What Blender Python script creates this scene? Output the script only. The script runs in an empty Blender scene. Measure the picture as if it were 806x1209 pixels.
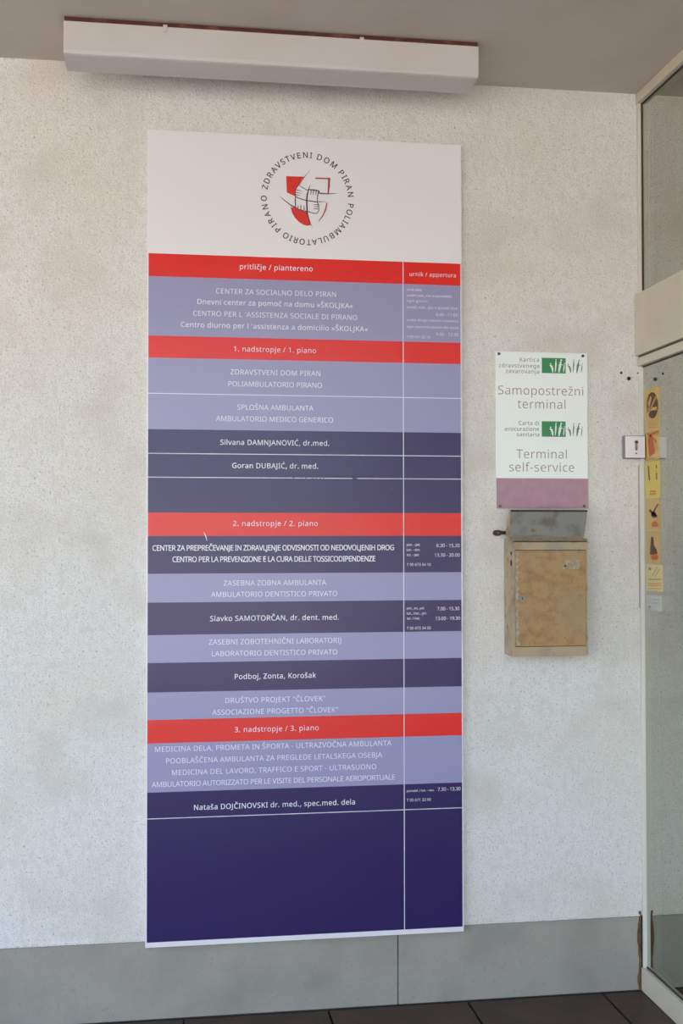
import bpy, bmesh, math, random
from mathutils import Vector, Matrix
random.seed(7)
C = bpy.context.scene.collection
S = bpy.context.scene

# ------------------------------------------------------------------ camera
F, YAW, PITCH, ROLL = 1357.41, .1459, .0222, -.0011        # focal length in pixels of an 806x1209 frame
EYE = Vector((.0796, -3.6132, 1.4831))
cam = bpy.data.cameras.new('camera'); camo = bpy.data.objects.new('camera', cam); C.objects.link(camo); S.camera = camo
cam.sensor_fit = 'VERTICAL'; cam.sensor_height = 36; cam.lens = F/1209*36
cam.clip_start = .02; cam.clip_end = 500
def ray(u, v):
    a = (u-403)/F; b = (604.5-v)/F
    c, s = math.cos(ROLL), math.sin(ROLL); rx = c*a-s*b; uu = s*a+c*b
    c, s = math.cos(PITCH), math.sin(PITCH); ry = c-s*uu; z = s+c*uu
    c, s = math.cos(YAW), math.sin(YAW); return Vector((c*rx+s*ry, -s*rx+c*ry, z))
_f = ray(403, 604.5); _r = (ray(404, 604.5)-_f).normalized(); _f.normalize(); _u = _r.cross(_f)
camo.matrix_world = Matrix.Translation(EYE) @ Matrix((_r, _u, -_f)).transposed().to_4x4()
def at(u, v, Y=0.0):            # point of the plane y = Y measured in the photograph -> (x, z)
    d = ray(u, v); t = (Y-EYE.y)/d.y; p = EYE+d*t; return p.x, p.z
def atx(u, v, X):               # point of the plane x = X -> (y, z)
    d = ray(u, v); t = (X-EYE.x)/d.x; p = EYE+d*t; return p.y, p.z

# ------------------------------------------------------------------ light
S.view_settings.view_transform = 'Standard'; S.view_settings.look = 'None'
S.view_settings.gamma = 1; S.view_settings.use_curve_mapping = False
S.view_settings.exposure = 1.03
w = bpy.data.worlds.new('sky'); S.world = w; w.use_nodes = True
nt = w.node_tree; bg = nt.nodes['Background']
sky = nt.nodes.new('ShaderNodeTexSky'); sky.sky_type = 'NISHITA'; sky.sun_disc = False
sky.sun_elevation = math.radians(48); sky.sun_rotation = math.radians(20); sky.dust_density = 3; sky.air_density = 1
hz = nt.nodes.new('ShaderNodeMix'); hz.data_type = 'RGBA'; hz.inputs[0].default_value = .45      # thin white haze over the blue
hz.inputs[7].default_value = (1.0, .96, .92, 1); nt.links.new(sky.outputs[0], hz.inputs[6]); nt.links.new(hz.outputs[2], bg.inputs[0]); bg.inputs[1].default_value = .75
sun = bpy.data.lights.new('sun', 'SUN'); suno = bpy.data.objects.new('sun', sun); C.objects.link(suno)
sun.energy = 9; sun.angle = .02; sun.color = (1, .95, .87)
suno.rotation_euler = Vector((.25, 1, 1.2)).to_track_quat('Z', 'Y').to_euler()     # behind the building, lights the forecourt

# ------------------------------------------------------------------ materials
def lin(c): return tuple(((x/255)/12.92 if x/255 <= .04045 else ((x/255+.055)/1.055)**2.4) for x in c)
MATS = {}
def mat(name, rgb, rough=.6, metal=0, spec=.5, noise=None, bump=None, coat=0, mix=None, rough_var=None):
    """rgb sRGB 0-255; noise=(scale, rgb2, lo, hi); mix = second layer of the same form; bump=(scale, strength, distance)"""
    m = bpy.data.materials.new(name); m.use_nodes = True; t = m.node_tree; N = t.nodes; L = t.links
    b = N['Principled BSDF']; b.inputs['Roughness'].default_value = rough; b.inputs['Metallic'].default_value = metal
    b.inputs['Specular IOR Level'].default_value = spec; b.inputs['Coat Weight'].default_value = coat
    b.inputs['Coat Roughness'].default_value = .04; b.inputs['Coat IOR'].default_value = 1.75
    co = N.new('ShaderNodeNewGeometry').outputs['Position']
    col = N.new('ShaderNodeRGB'); col.outputs[0].default_value = (*lin(rgb), 1); out = col.outputs[0]
    for k, l in enumerate([noise] + list(mix or [])):
        if not l: continue
        sc, c2, lo, hi = l[:4]
        n = N.new('ShaderNodeTexNoise'); n.inputs['Scale'].default_value = sc; n.inputs['Detail'].default_value = 5
        mp = N.new('ShaderNodeMapping'); mp.inputs['Location'].default_value = (k*3.7, k*1.3, k*5.1)
        if len(l) > 4: mp.inputs['Scale'].default_value = l[4]
        L.new(co, mp.inputs['Vector']); L.new(mp.outputs[0], n.inputs['Vector'])
        r = N.new('ShaderNodeMapRange'); r.inputs[1].default_value = lo; r.inputs[2].default_value = hi
        L.new(n.outputs[0], r.inputs[0])
        x = N.new('ShaderNodeMix'); x.data_type = 'RGBA'; L.new(r.outputs[0], x.inputs[0]); L.new(out, x.inputs[6])
        x.inputs[7].default_value = (*lin(c2), 1); out = x.outputs[2]
    L.new(out, b.inputs['Base Color'])
    if bump:
        prev = None
        for sc, st, di in (bump if isinstance(bump, list) else [bump]):
            n = N.new('ShaderNodeTexNoise'); n.inputs['Scale'].default_value = sc; n.inputs['Detail'].default_value = 4
            L.new(co, n.inputs['Vector']); bp = N.new('ShaderNodeBump'); bp.inputs['Strength'].default_value = st
            bp.inputs['Distance'].default_value = di; L.new(n.outputs[0], bp.inputs['Height'])
            if prev: L.new(prev, bp.inputs['Normal'])
            prev = bp.outputs[0]
        L.new(prev, b.inputs['Normal'])
    MATS[name] = m; return m
PLASTER = mat('roughcast plaster', (238, 234, 230), .95, spec=.2, noise=(2.2, (232, 223, 208), .45, .8),
              mix=[(150, (168, 160, 150), .58, .75, (1, .6, .75)), (5, (216, 208, 198), .5, .8), (300, (186, 180, 172), .5, .75), (45, (220, 215, 208), .5, .75, (1, 1, .6))],
              bump=[(95, .6, .006), (200, .9, .004)])
CEIL = mat('ceiling paint', (206, 198, 188), .9, spec=.2, noise=(3, (198, 190, 179), .4, .7), bump=(40, .15, .003))
CONC = mat('plinth concrete', (166, 159, 148), .85, spec=.3, noise=(6, (152, 146, 136), .4, .7),
           mix=[(90, (146, 142, 136), .6, .75)], bump=[(90, .35, .003)])
TILE = mat('brown floor tile', (74, 55, 44), .45, noise=(8, (58, 44, 36), .4, .65), mix=[(70, (90, 76, 64), .6, .75)], bump=(60, .2, .002))
GROUT = mat('floor grout', (48, 42, 38), .9)
PAVE = mat('pale paving', (196, 190, 178), .9, noise=(.6, (176, 170, 160), .4, .7), bump=(20, .2, .01))
ALU = mat('beige painted aluminium', (206, 196, 178), .45, noise=(5, (198, 188, 170), .45, .7))
ALU_W = mat('white painted aluminium', (222, 215, 203), .4)
SEAL = mat('dark sealant', (70, 64, 60), .8)
FILL = mat('grey filler', (168, 162, 156), .9)
STAIN = mat('rust stained mortar', (112, 84, 56), .9, noise=(25, (80, 58, 42), .4, .65))
LAMPW = mat('opal plastic', (206, 200, 197), .35, noise=(3, (200, 192, 185), .4, .7))
RUST = mat('rusted steel', (84, 40, 34), .85, noise=(40, (120, 80, 56), .5, .66, (.4, 1, 1)), mix=[(180, (170, 150, 140), .7, .74)])
WHITE = mat('board white', (238, 234, 238), .3, spec=.6)
GLO = dict(rough=.27, spec=.5)
RED = mat('board red', (232, 32, 22), **GLO)
LILAC = mat('board lilac', (156, 152, 190), **GLO)
NAVY = mat('board dark violet', (46, 28, 90), **GLO)
LETW = mat('white lettering', (232, 230, 240), .35, spec=.6)
LETD = mat('dark lettering', (48, 42, 62), .5)
REDB = mat('emblem red', (222, 48, 40), .35)
REDD = mat('emblem dark red', (178, 58, 56), .35)
SMUDGE = mat('dark smudge', (40, 36, 70), .8)
SIGNW = mat('sign white', (246, 250, 247), .3, spec=.6)
MAUVE = mat('sign mauve', (182, 142, 158), .45, noise=(30, (172, 134, 148), .4, .7))
SIGNL = mat('sign mauve lettering', (164, 132, 134), .5)
SIGNG = mat('sign grey lettering', (110, 104, 108), .5)
GREEN = mat('sign green', (58, 140, 88), .45)
GREEND = mat('sign dark green', (84, 130, 96), .5)
SCREW = mat('steel screw', (96, 92, 92), .45, metal=.6)
BLACK = mat('black', (26, 24, 26), .5)
STEEL = mat('grey steel', (140, 138, 142), .45, metal=.3)
BOX = mat('weathered beige steel', (178, 158, 128), .65, noise=(14, (160, 148, 128), .46, .62), mix=[(28, (156, 122, 82), .54, .72), (22, (124, 82, 54), .66, .76)], bump=(120, .2, .001))
DOOR = mat('rusty ochre steel', (174, 140, 96), .65, noise=(45, (154, 116, 74), .42, .7), mix=[(9, (166, 144, 108), .5, .74), (26, (168, 112, 62), .62, .8), (240, (140, 108, 72), .58, .75)], bump=(140, .25, .001))
ZINC = mat('zinc grey steel', (150, 148, 144), .5, metal=.2, noise=(18, (120, 116, 108), .5, .7), mix=[(20, (128, 106, 74), .62, .72)])
FLAKE = mat('flaked primer', (176, 164, 144), .7, noise=(80, (158, 138, 108), .4, .6), mix=[(200, (150, 118, 80), .56, .66)])
RUSTE = mat('dark rust', (78, 52, 40), .9, noise=(60, (50, 34, 28), .4, .6))
YEL = mat('sticker yellow', (190, 148, 14), .35, coat=1)
YELB = mat('sticker bright yellow', (208, 176, 0), .35, coat=1)
YELP = mat('sticker faded yellow', (188, 148, 52), .35, coat=1)
CREAM = mat('sticker cream', (208, 190, 118), .4, coat=1)
PAPER = mat('sticker white', (176, 178, 172), .4, coat=1)
BROWN = mat('sticker brown print', (84, 54, 44), .5)
ORANGE = mat('sticker red print', (186, 88, 40), .5)
INTW = mat('interior wall paint', (150, 156, 146), .9, noise=(2, (140, 146, 136), .4, .7))
INTF = mat('interior floor', (60, 58, 52), .6, noise=(4, (50, 48, 44), .4, .7))

def glass_mat():
    m = bpy.data.materials.new('solar coated glass'); m.use_nodes = True; t = m.node_tree; N = t.nodes; L = t.links
    for n in list(N): N.remove(n)
    o = N.new('ShaderNodeOutputMaterial'); g = N.new('ShaderNodeBsdfGlossy'); tr = N.new('ShaderNodeBsdfTransparent')
    g.inputs['Roughness'].default_value = .02; g.inputs['Color'].default_value = (.88, .90, .82, 1)
    tr.inputs['Color'].default_value = (.45, .52, .46, 1)
    fr = N.new('ShaderNodeFresnel'); fr.inputs['IOR'].default_value = 5.0
    a = N.new('ShaderNodeMath'); a.operation = 'ADD'; a.inputs[1].default_value = .2; L.new(fr.outputs[0], a.inputs[0])
    mx = N.new('ShaderNodeMixShader'); L.new(a.outputs[0], mx.inputs[0]); L.new(tr.outputs[0], mx.inputs[1]); L.new(g.outputs[0], mx.inputs[2])
    L.new(mx.outputs[0], o.inputs[0]); MATS['glass'] = m; return m
GLASS = glass_mat()

# ------------------------------------------------------------------ helpers
ORG = {}
def empty(name, loc, label=None, cat=None, group=None, kind=None):
    o = bpy.data.objects.new(name, None); C.objects.link(o); o.location = loc; o.empty_display_size = .05
    ORG[o] = Vector(loc); tag(o, label, cat, group, kind); return o
def tag(o, label=None, cat=None, group=None, kind=None):
    for k, v in (('label', label), ('category', cat), ('group', group), ('kind', kind)):
        if v: o[k] = v
    return o
def obj(name, bm, m, parent=None, origin=None, smooth=False):
    """links a bmesh written in world coordinates as one object"""
    me = bpy.data.meshes.new(name)
    if parent is not None: org = ORG[parent]
    elif origin is not None: org = Vector(origin)
    else:
        xs = [v.co for v in bm.verts]
        org = Vector(((min(c.x for c in xs)+max(c.x for c in xs))/2, (min(c.y for c in xs)+max(c.y for c in xs))/2, min(c.z for c in xs)))
    bmesh.ops.translate(bm, verts=bm.verts, vec=-org)
    if smooth:
        for f in bm.faces: f.smooth = True
    bm.to_mesh(me); bm.free(); me.materials.append(m)
    o = bpy.data.objects.new(name, me); C.objects.link(o); ORG[o] = org
    if parent is not None: o.parent = parent
    else: o.location = org
    return o
def add_box(bm, x0, x1, y0, y1, z0, z1, bev=0):
    t = bmesh.new(); bmesh.ops.create_cube(t, size=1)
    for v in t.verts:
        v.co = Vector(((x0+x1)/2+v.co.x*(x1-x0), (y0+y1)/2+v.co.y*(y1-y0), (z0+z1)/2+v.co.z*(z1-z0)))
    if bev: bmesh.ops.bevel(t, geom=t.edges, offset=bev, segments=2, affect='EDGES', profile=.5)
    me = bpy.data.meshes.new('tmp'); t.to_mesh(me); t.free(); bm.from_mesh(me); bpy.data.meshes.remove(me); return bm
def box(x0, x1, y0, y1, z0, z1, bev=0): return add_box(bmesh.new(), x0, x1, y0, y1, z0, z1, bev)
def add_cyl(bm, c, axis, r, depth, seg=20, r2=None, sx=1, sz=1):
    t = bmesh.new(); bmesh.ops.create_cone(t, cap_ends=True, segments=seg, radius1=r, radius2=r if r2 is None else r2, depth=depth)
    q = Vector((0, 0, 1)).rotation_difference(Vector(axis)).to_matrix().to_4x4()
    bmesh.ops.transform(t, matrix=Matrix.Translation(c) @ Matrix.Diagonal((sx, 1, sz, 1)) @ q, verts=t.verts)
    me = bpy.data.meshes.new('tmp'); t.to_mesh(me); t.free(); bm.from_mesh(me); bpy.data.meshes.remove(me); return bm
def add_poly(bm, pts, Y, th=.0003):          # polygon in the x-z plane at depth Y, with a little thickness towards the viewer
    a = [bm.verts.new((x, Y, z)) for x, z in pts]; b = [bm.verts.new((x, Y-th, z)) for x, z in pts]
    bm.faces.new(b)
    for i in range(len(pts)): bm.faces.new((a[i], a[i-1], b[i-1], b[i]))
def add_stroke(bm, pts, ws, Y, th=.0003):    # tapered brush stroke through pts, widths ws
    n = len(pts); L_, R_ = [], []
    for i, p in enumerate(pts):
        a = pts[max(i-1, 0)]; b = pts[min(i+1, n-1)]; d = Vector((b[0]-a[0], b[1]-a[1])).normalized(); q = Vector((-d.y, d.x))
        wd = ws[i] if isinstance(ws, (list, tuple)) else ws
        L_.append((p[0]+q.x*wd/2, p[1]+q.y*wd/2)); R_.append((p[0]-q.x*wd/2, p[1]-q.y*wd/2))
    for i in range(n-1): add_poly(bm, [L_[i], L_[i+1], R_[i+1], R_[i]], Y, th)
def finish(bm): bmesh.ops.recalc_face_normals(bm, faces=bm.faces); return bm

GLYPHS = r'''
"327|128,573 52,573 68,366 112,366|275,573 199,573 215,366 259,366;
'180|128,573 52,573 68,366 112,366;
,215|148,93 73,93 67,53 63,31 53,-15 49,-38 43,-61 33,-103 85,-103 94,-84 102,-63 120,-20 136,23 149,65 154,84;
-258|226,246 32,246 32,184 226,184;
.215|120,96 107,97 94,96 82,92 72,85 64,75 59,61 58,43 59,26 64,12 72,2 82,-6 94,-10 107,-11 120,-10 132,-6 142,2 151,12 156,26 157,43 156,61 151,75 142,85 132,92;
/298|290,573 221,573 8,0 77,0;
0459|269,578 229,581 186,578 149,566 119,547 93,520 73,486 58,446 48,399 41,346 39,287 42,229 48,176 60,129 76,88 97,54 122,27 153,8 188,-4 229,-8 261,-6 290,1 316,12 339,27 359,47 376,70 390,97 401,128 409,163 415,201 418,242 419,287 417,346 410,399 399,446 382,486 361,520 335,547 304,566|202,518 229,521 256,518 279,510 298,495 314,475 326,449 336,417 343,380 347,336 348,287 347,238 343,194 336,156 326,124 314,98 298,78 279,64 256,55 229,52 202,55 178,64 159,78 143,98 131,125 121,156 115,194 111,238 110,287 111,336 115,380 121,417 131,449 143,475 159,495 178,510;
1459|285,573 226,573 71,452 108,405 169,455 219,499 216,0 285,0;
2459|255,579 221,581 197,580 174,577 153,572 132,565 113,557 94,548 60,526 45,513 83,466 104,482 126,495 147,506 169,514 194,519 221,520 249,518 273,510 294,496 309,477 318,453 322,424 320,399 315,376 306,353 295,331 280,309 261,287 216,238 188,210 38,59 38,0 417,0 417,64 128,64 128,67 247,185 301,241 324,267 344,292 361,318 375,344 386,371 392,399 394,428 391,458 384,485 372,510 356,531 336,548 313,562 285,572;
3459|273,576 218,581 181,579 147,573 115,563 87,550 61,537 39,521 75,473 103,491 132,505 147,511 181,519 199,521 219,521 249,519 274,511 295,498 311,481 320,460 323,434 321,413 316,394 307,377 294,362 278,350 259,339 236,332 209,327 180,326 123,326 123,265 179,265 211,264 240,261 265,255 288,247 306,236 320,223 331,206 337,187 339,164 335,132 324,104 305,81 278,65 241,55 194,51 168,52 141,56 114,61 87,69 61,78 36,89 36,23 60,13 85,5 110,-1 136,-5 164,-7 193,-8 241,-6 283,2 318,14 348,30 371,50 390,74 403,101 410,131 413,163 409,198 398,229 379,255 353,276 319,290 277,298 277,302 300,307 321,316 340,326 356,339 370,355 381,372 389,392 394,414 395,439 390,477 376,511 352,540 317,563;
4459|286,576 17,190 17,130 291,130 291,0 359,0 359,130 443,130 443,193 359,193 359,576|292,500 295,500 291,412 291,193 86,193 257,438 270,456;
5459|86,573 64,302 99,280 112,283 128,285 146,288 164,290 197,292 243,289 279,279 306,262 325,239 337,210 341,176 339,149 333,126 323,106 310,89 293,76 274,65 252,58 227,54 200,52 174,53 148,57 121,62 95,70 71,79 51,90 51,23 70,14 91,6 116,0 142,-4 170,-7 199,-8 242,-5 280,2 314,15 343,32 368,54 387,81 402,111 410,145 413,183 410,217 402,247 389,274 371,297 349,316 322,331 292,342 258,349 221,351 202,351 185,350 132,342 146,508 373,508 373,573;
6459|318,580 306,581 265,578 228,572 196,562 168,548 143,530 121,510 103,486 87,461 75,433 64,404 57,374 51,342 47,310 45,278 44,245 46,204 51,166 59,133 70,103 84,76 101,54 119,35 140,19 163,7 187,-1 212,-6 239,-8 275,-5 307,2 336,15 361,33 382,55 399,82 411,112 419,147 421,184 419,220 412,251 400,279 384,303 365,322 342,338 316,349 287,356 255,358 233,357 213,355 194,350 178,343 163,335 150,326 138,315 128,303 119,291 115,291 117,322 121,352 127,380 134,407 145,431 158,454 173,474 193,491 216,504 242,515 273,521 308,523 320,523 332,522 344,520 356,519 377,513 377,573 368,576 356,578 330,580|217,301 241,303 274,300 302,289 324,271 339,247 348,218 351,184 348,143 337,109 320,84 297,66 270,55 238,51 219,53 201,57 185,64 170,74 158,85 146,99 137,114 129,129 123,146 119,163 116,181 115,198 117,215 122,232 131,248 143,263 157,276 175,287 195,296;
7459|419,573 35,573 35,508 344,508 109,0 187,0 419,518;
8459|261,579 229,581 197,579 168,573 141,565 117,552 97,537 80,518 68,497 60,472 58,444 59,422 64,401 71,383 81,366 93,350 107,336 123,322 140,310 158,299 138,289 118,277 99,264 82,249 68,232 56,214 47,194 41,171 39,146 42,115 49,87 61,63 78,42 100,24 126,10 157,0 192,-6 231,-8 267,-6 300,1 330,11 356,26 378,44 395,65 408,90 416,118 419,148 417,173 411,196 401,216 389,234 373,250 355,265 335,279 314,291 291,303 329,325 346,338 361,352 374,367 385,383 394,401 399,421 400,443 398,472 390,497 378,519 362,538 341,553 318,565 291,574|200,521 228,524 257,521 282,514 302,502 318,486 327,466 330,441 329,423 325,406 317,392 307,379 296,367 282,357 267,348 232,330 195,348 179,357 164,367 151,379 141,391 133,406 128,422 127,441 130,466 139,486 155,502 176,514|194,260 217,270 229,265 253,256 274,246 293,235 310,223 324,211 335,197 343,182 348,166 350,148 346,120 336,96 319,76 295,60 265,51 229,48 192,51 161,60 138,76 121,96 112,119 108,145 110,164 114,182 121,197 130,212 142,225 157,237 174,249;
9459|250,579 223,581 188,578 156,570 127,557 101,540 80,517 63,491 50,460 43,426 40,387 42,352 49,321 61,294 76,270 95,250 118,235 144,223 173,216 204,214 227,215 247,218 266,223 282,230 297,238 310,247 322,258 332,269 341,281 346,281 344,250 340,221 334,192 327,165 316,141 303,118 287,99 268,82 245,68 218,58 188,52 152,50 140,50 92,57 82,60 82,0 117,-6 154,-8 195,-6 232,0 265,11 293,25 318,42 340,63 358,86 374,112 387,139 397,168 405,199 410,231 414,263 416,295 417,328 415,369 410,406 402,439 391,469 377,495 361,518 342,537 322,553 299,565 275,574|192,518 223,521 242,520 260,516 277,508 291,499 304,487 315,474 324,459 332,443 338,426 342,409 345,392 346,374 344,358 339,341 330,325 318,310 304,296 286,285 266,276 244,271 220,269 186,273 158,284 137,301 122,325 113,354 110,388 113,429 124,463 142,488 165,507;
:215|120,96 107,97 94,96 82,92 72,85 64,75 59,61 58,43 59,26 64,12 72,2 82,-6 94,-10 107,-11 120,-10 132,-6 142,2 151,12 156,26 157,43 156,61 151,75 142,85 132,92|120,440 107,441 94,440 82,436 72,429 64,419 59,405 58,387 59,369 64,355 72,345 82,338 94,333 107,332 120,333 132,338 142,345 151,355 156,369 157,387 156,405 151,419 142,429 132,436;
A512|289,575 224,575 0,0 73,0 141,177 368,177 437,0 512,0|255,500 274,438 278,428 282,415 346,241 165,241 230,415;
B521|78,573 78,0 279,0 318,2 354,8 385,19 413,33 436,52 454,74 467,100 475,130 478,163 476,191 470,215 461,236 448,253 433,267 415,279 395,288 373,295 350,300 350,304 372,309 392,317 409,328 424,340 437,354 446,371 453,389 457,409 459,431 453,478 434,515 404,541 361,558 307,569 241,573|150,511 245,511 289,509 324,502 351,490 369,474 380,451 384,423 381,394 372,371 357,352 334,339 300,331 256,329 150,329|150,269 260,269 293,267 321,263 344,256 362,247 377,235 388,221 395,205 399,188 401,168 398,138 388,112 371,91 346,74 311,64 265,61 150,61;
C507|353,580 324,581 281,578 242,571 206,559 174,543 145,523 120,499 99,471 81,440 67,406 57,369 51,329 49,287 52,230 62,178 78,131 101,90 130,56 166,28 208,8 257,-4 312,-8 369,-6 416,2 438,8 460,15 460,78 416,66 371,58 347,56 322,55 281,58 244,68 213,83 186,105 164,132 147,164 135,200 128,241 125,286 127,321 131,353 139,383 149,410 162,434 178,456 196,474 217,490 241,502 266,510 294,516 323,517 348,516 372,513 394,508 435,494 453,486 482,547 460,557 435,565 409,572 381,577;
D585|78,573 78,0 237,0 297,4 351,15 399,33 439,58 474,91 501,131 521,177 533,231 536,292 533,350 521,401 502,446 476,484 443,516 404,540 359,558 309,569 254,573|150,511 244,511 287,508 327,500 361,487 391,469 416,444 435,415 449,379 457,337 460,289 454,220 434,164 402,119 357,87 299,68 228,62 150,62;
E446|78,573 78,0 398,0 398,63 150,63 150,268 383,268 383,330 150,330 150,509 398,509 398,573;
F416|78,573 78,0 150,0 150,243 383,243 383,306 150,306 150,509 398,509 398,573;
G584|377,580 346,581 286,577 233,564 186,544 145,517 111,482 84,442 65,395 53,343 49,286 52,229 63,176 81,130 105,89 136,55 173,28 217,8 267,-4 323,-8 362,-7 398,-5 431,-1 462,5 493,12 524,22 524,302 326,302 326,238 452,238 452,68 437,65 421,61 404,59 385,56 364,55 340,55 292,58 251,68 216,84 187,106 164,133 146,166 134,202 127,243 124,286 127,332 136,373 150,409 170,441 195,468 225,489 259,505 298,514 342,517 369,516 395,513 421,508 445,501 468,493 489,484 516,547 491,557 465,565 437,572 407,577;
H594|150,573 78,573 78,0 150,0 150,267 443,267 443,0 516,0 516,573 443,573 443,330 150,330;
I272|239,573 32,573 32,531 99,515 99,57 32,42 32,0 239,0 239,42 172,57 172,515 239,531;
J219|146,573 74,573 74,3 73,-19 69,-38 63,-53 54,-65 45,-74 33,-81 21,-85 8,-88 -63,-81 -63,-142 -37,-150 -16,-152 -3,-152 25,-150 52,-145 75,-135 96,-122 114,-104 128,-82 138,-56 144,-26 146,9;
K496|150,573 78,573 78,0 150,0 150,222 209,273 411,0 496,0 261,323 488,573 403,573 249,399 215,363 199,345 182,327 166,308 150,290;
L420|150,573 78,573 78,0 400,0 400,64 150,64;
M727|78,573 78,0 144,0 144,407 142,444 142,461 139,502 142,502 330,0 390,0 581,501 584,501 580,443 580,426 579,408 579,389 578,371 578,0 650,0 650,573 544,573 364,103 361,103 184,573;
N609|78,573 78,0 144,0 144,359 142,397 142,415 138,476 141,476 447,0 532,0 532,573 464,573 464,232 466,193 466,173 469,121 469,109 470,99 467,99 161,573;
O626|369,577 314,581 258,577 208,565 166,545 130,517 100,482 78,442 62,396 52,344 49,288 51,245 56,204 65,167 78,132 94,101 114,73 138,49 165,29 196,13 232,1 271,-6 314,-8 355,-6 393,1 428,13 459,29 486,49 510,73 531,101 547,132 561,166 570,204 576,244 577,287 574,344 564,396 547,442 524,483 495,517 459,545 417,565|274,515 314,518 373,511 421,491 456,457 481,411 496,354 501,287 499,241 492,200 481,163 465,131 445,104 420,83 390,67 354,58 314,55 273,58 238,67 207,83 182,104 161,131 145,163 134,200 127,241 125,287 127,333 134,374 145,411 161,443 182,469 207,490 238,506;
P485|78,573 78,0 150,0 150,223 216,223 256,225 292,230 324,238 351,249 375,262 395,278 411,296 423,316 433,336 439,358 443,381 444,404 439,454 421,495 393,528 352,553 297,568 229,573|150,511 223,511 269,508 306,499 334,484 354,462 366,435 370,401 368,375 362,352 352,334 338,318 320,306 298,296 272,290 242,286 208,285 150,285;
Q626|369,577 314,581 258,577 208,565 166,545 130,517 100,482 78,442 62,396 52,344 49,288 51,245 56,204 65,167 78,132 94,101 114,73 138,49 165,29 196,13 232,1 271,-6 334,-7 444,-136 548,-136 411,6 445,21 476,40 503,64 525,92 544,124 559,160 569,200 575,242 577,287 574,344 564,396 547,442 524,483 495,517 459,545 417,565|274,515 314,518 373,511 421,491 456,457 481,411 496,354 501,287 499,241 492,200 481,163 465,131 445,104 420,83 390,67 354,58 314,55 273,58 238,67 207,83 182,104 161,131 145,163 134,200 127,241 125,287 127,333 134,374 145,411 161,443 182,469 207,490 238,506;
R499|78,573 78,0 150,0 150,237 264,237 403,0 487,0 330,257 349,264 367,274 385,285 401,298 415,315 427,334 437,356 442,381 444,410 442,444 434,474 422,500 404,522 381,540 353,555 320,565 281,571 236,573|150,510 232,510 261,509 287,505 310,500 328,491 343,480 355,467 363,450 368,430 370,407 366,374 355,347 338,325 312,310 278,301 236,298 150,298;
S440|262,580 231,581 197,579 165,573 136,563 110,550 89,533 71,513 58,490 51,464 48,435 49,413 52,393 57,375 65,359 74,344 85,330 98,317 114,305 131,294 172,274 228,253 255,241 277,230 295,218 308,207 318,194 325,180 329,164 330,147 329,129 324,113 316,98 305,85 290,74 273,66 252,60 228,56 201,55 171,56 142,59 113,65 86,72 62,80 41,88 41,19 83,4 137,-5 157,-7 177,-8 198,-8 238,-6 274,1 307,11 335,26 359,44 378,66 392,92 400,121 403,153 401,181 395,206 385,228 371,247 353,264 332,279 307,293 278,306 246,318 217,330 172,351 156,362 143,373 133,386 126,400 122,416 121,434 122,450 126,464 133,478 142,489 155,499 169,507 187,513 207,516 229,517 254,516 278,513 302,508 325,502 346,495 366,487 389,549 367,558 318,572 290,577;
T446|437,573 8,573 8,509 187,509 187,0 259,0 259,509 437,509;
U586|144,573 72,573 72,204 78,144 97,93 128,50 171,18 225,-2 290,-8 338,-5 380,4 416,20 446,40 470,65 489,95 503,128 511,164 513,202 513,573 442,573 442,202 440,174 435,149 427,126 415,105 399,88 379,73 355,63 327,57 294,55 248,59 211,72 182,93 161,122 148,158 144,201;
V481|75,573 0,573 204,0 277,0 481,573 405,573 277,207 271,191 267,176 257,147 253,133 250,119 246,106 243,93 241,80 235,106 231,119 210,190 204,205;
W746|85,573 10,573 161,0 234,0 342,373 346,385 361,443 378,454 380,443 399,375 510,0 583,0 735,573 660,573 572,224 556,159 550,129 548,114 545,100 544,87 532,151 520,200 512,225 407,573 333,573 232,227 229,215 225,203 213,154 206,119 201,87 190,151 188,163 174,223;
X470|95,573 15,573 193,298 3,0 79,0 233,249 385,0 467,0 276,300 453,573 377,573 236,348;
Y454|79,573 0,573 191,219 191,0 263,0 263,222 454,573 376,573 227,291;
Z459|419,573 40,573 40,508 332,508 30,55 30,0 427,0 427,64 118,64 419,518;
a450|279,433 231,437 204,436 177,432 151,426 126,419 104,410 84,400 106,347 143,363 163,370 183,376 205,379 227,380 253,378 275,371 293,359 306,342 313,317 316,285 316,259 243,257 179,251 127,238 87,219 59,192 43,159 37,119 39,92 45,68 55,48 68,30 84,16 103,6 124,-2 148,-7 172,-8 195,-7 216,-5 234,-1 250,5 265,13 279,22 292,33 317,61 320,61 334,0 385,0 385,293 381,338 368,375 347,403 318,422|252,208 315,210 315,172 311,134 299,103 279,79 253,62 223,52 188,49 167,51 148,56 132,66 120,79 112,97 110,119 113,144 124,165 141,182 167,195 204,203;
b493|139,609 68,609 68,0 119,0 133,55 139,55 153,38 169,24 189,10 213,0 240,-6 272,-8 306,-5 337,3 365,17 390,36 410,61 427,91 439,127 447,168 449,215 444,283 428,338 401,381 365,412 322,431 272,437 240,435 213,429 189,419 169,405 153,390 139,373 135,373 138,410 138,426 139,443|260,379 296,374 325,360 348,338 363,306 373,265 376,216 373,166 363,126 348,93 325,69 297,55 261,51 219,55 187,69 165,93 150,125 142,165 140,252 144,282 150,308 159,330 172,348 188,361 207,371 231,377;
c385|267,437 245,438 208,435 174,428 142,415 114,396 90,372 71,342 56,305 47,262 44,213 47,165 55,123 69,87 88,58 112,34 139,15 170,2 204,-5 241,-8 264,-7 285,-5 304,-2 336,8 351,15 351,78 336,71 319,65 302,60 283,56 262,54 240,53 214,55 191,61 172,71 155,86 141,104 131,126 123,152 119,181 117,213 119,247 123,277 131,303 141,325 155,343 172,358 193,368 217,374 244,376 259,375 275,373 292,370 323,361 337,356 358,415 344,421 328,426 309,431 288,435;
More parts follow.
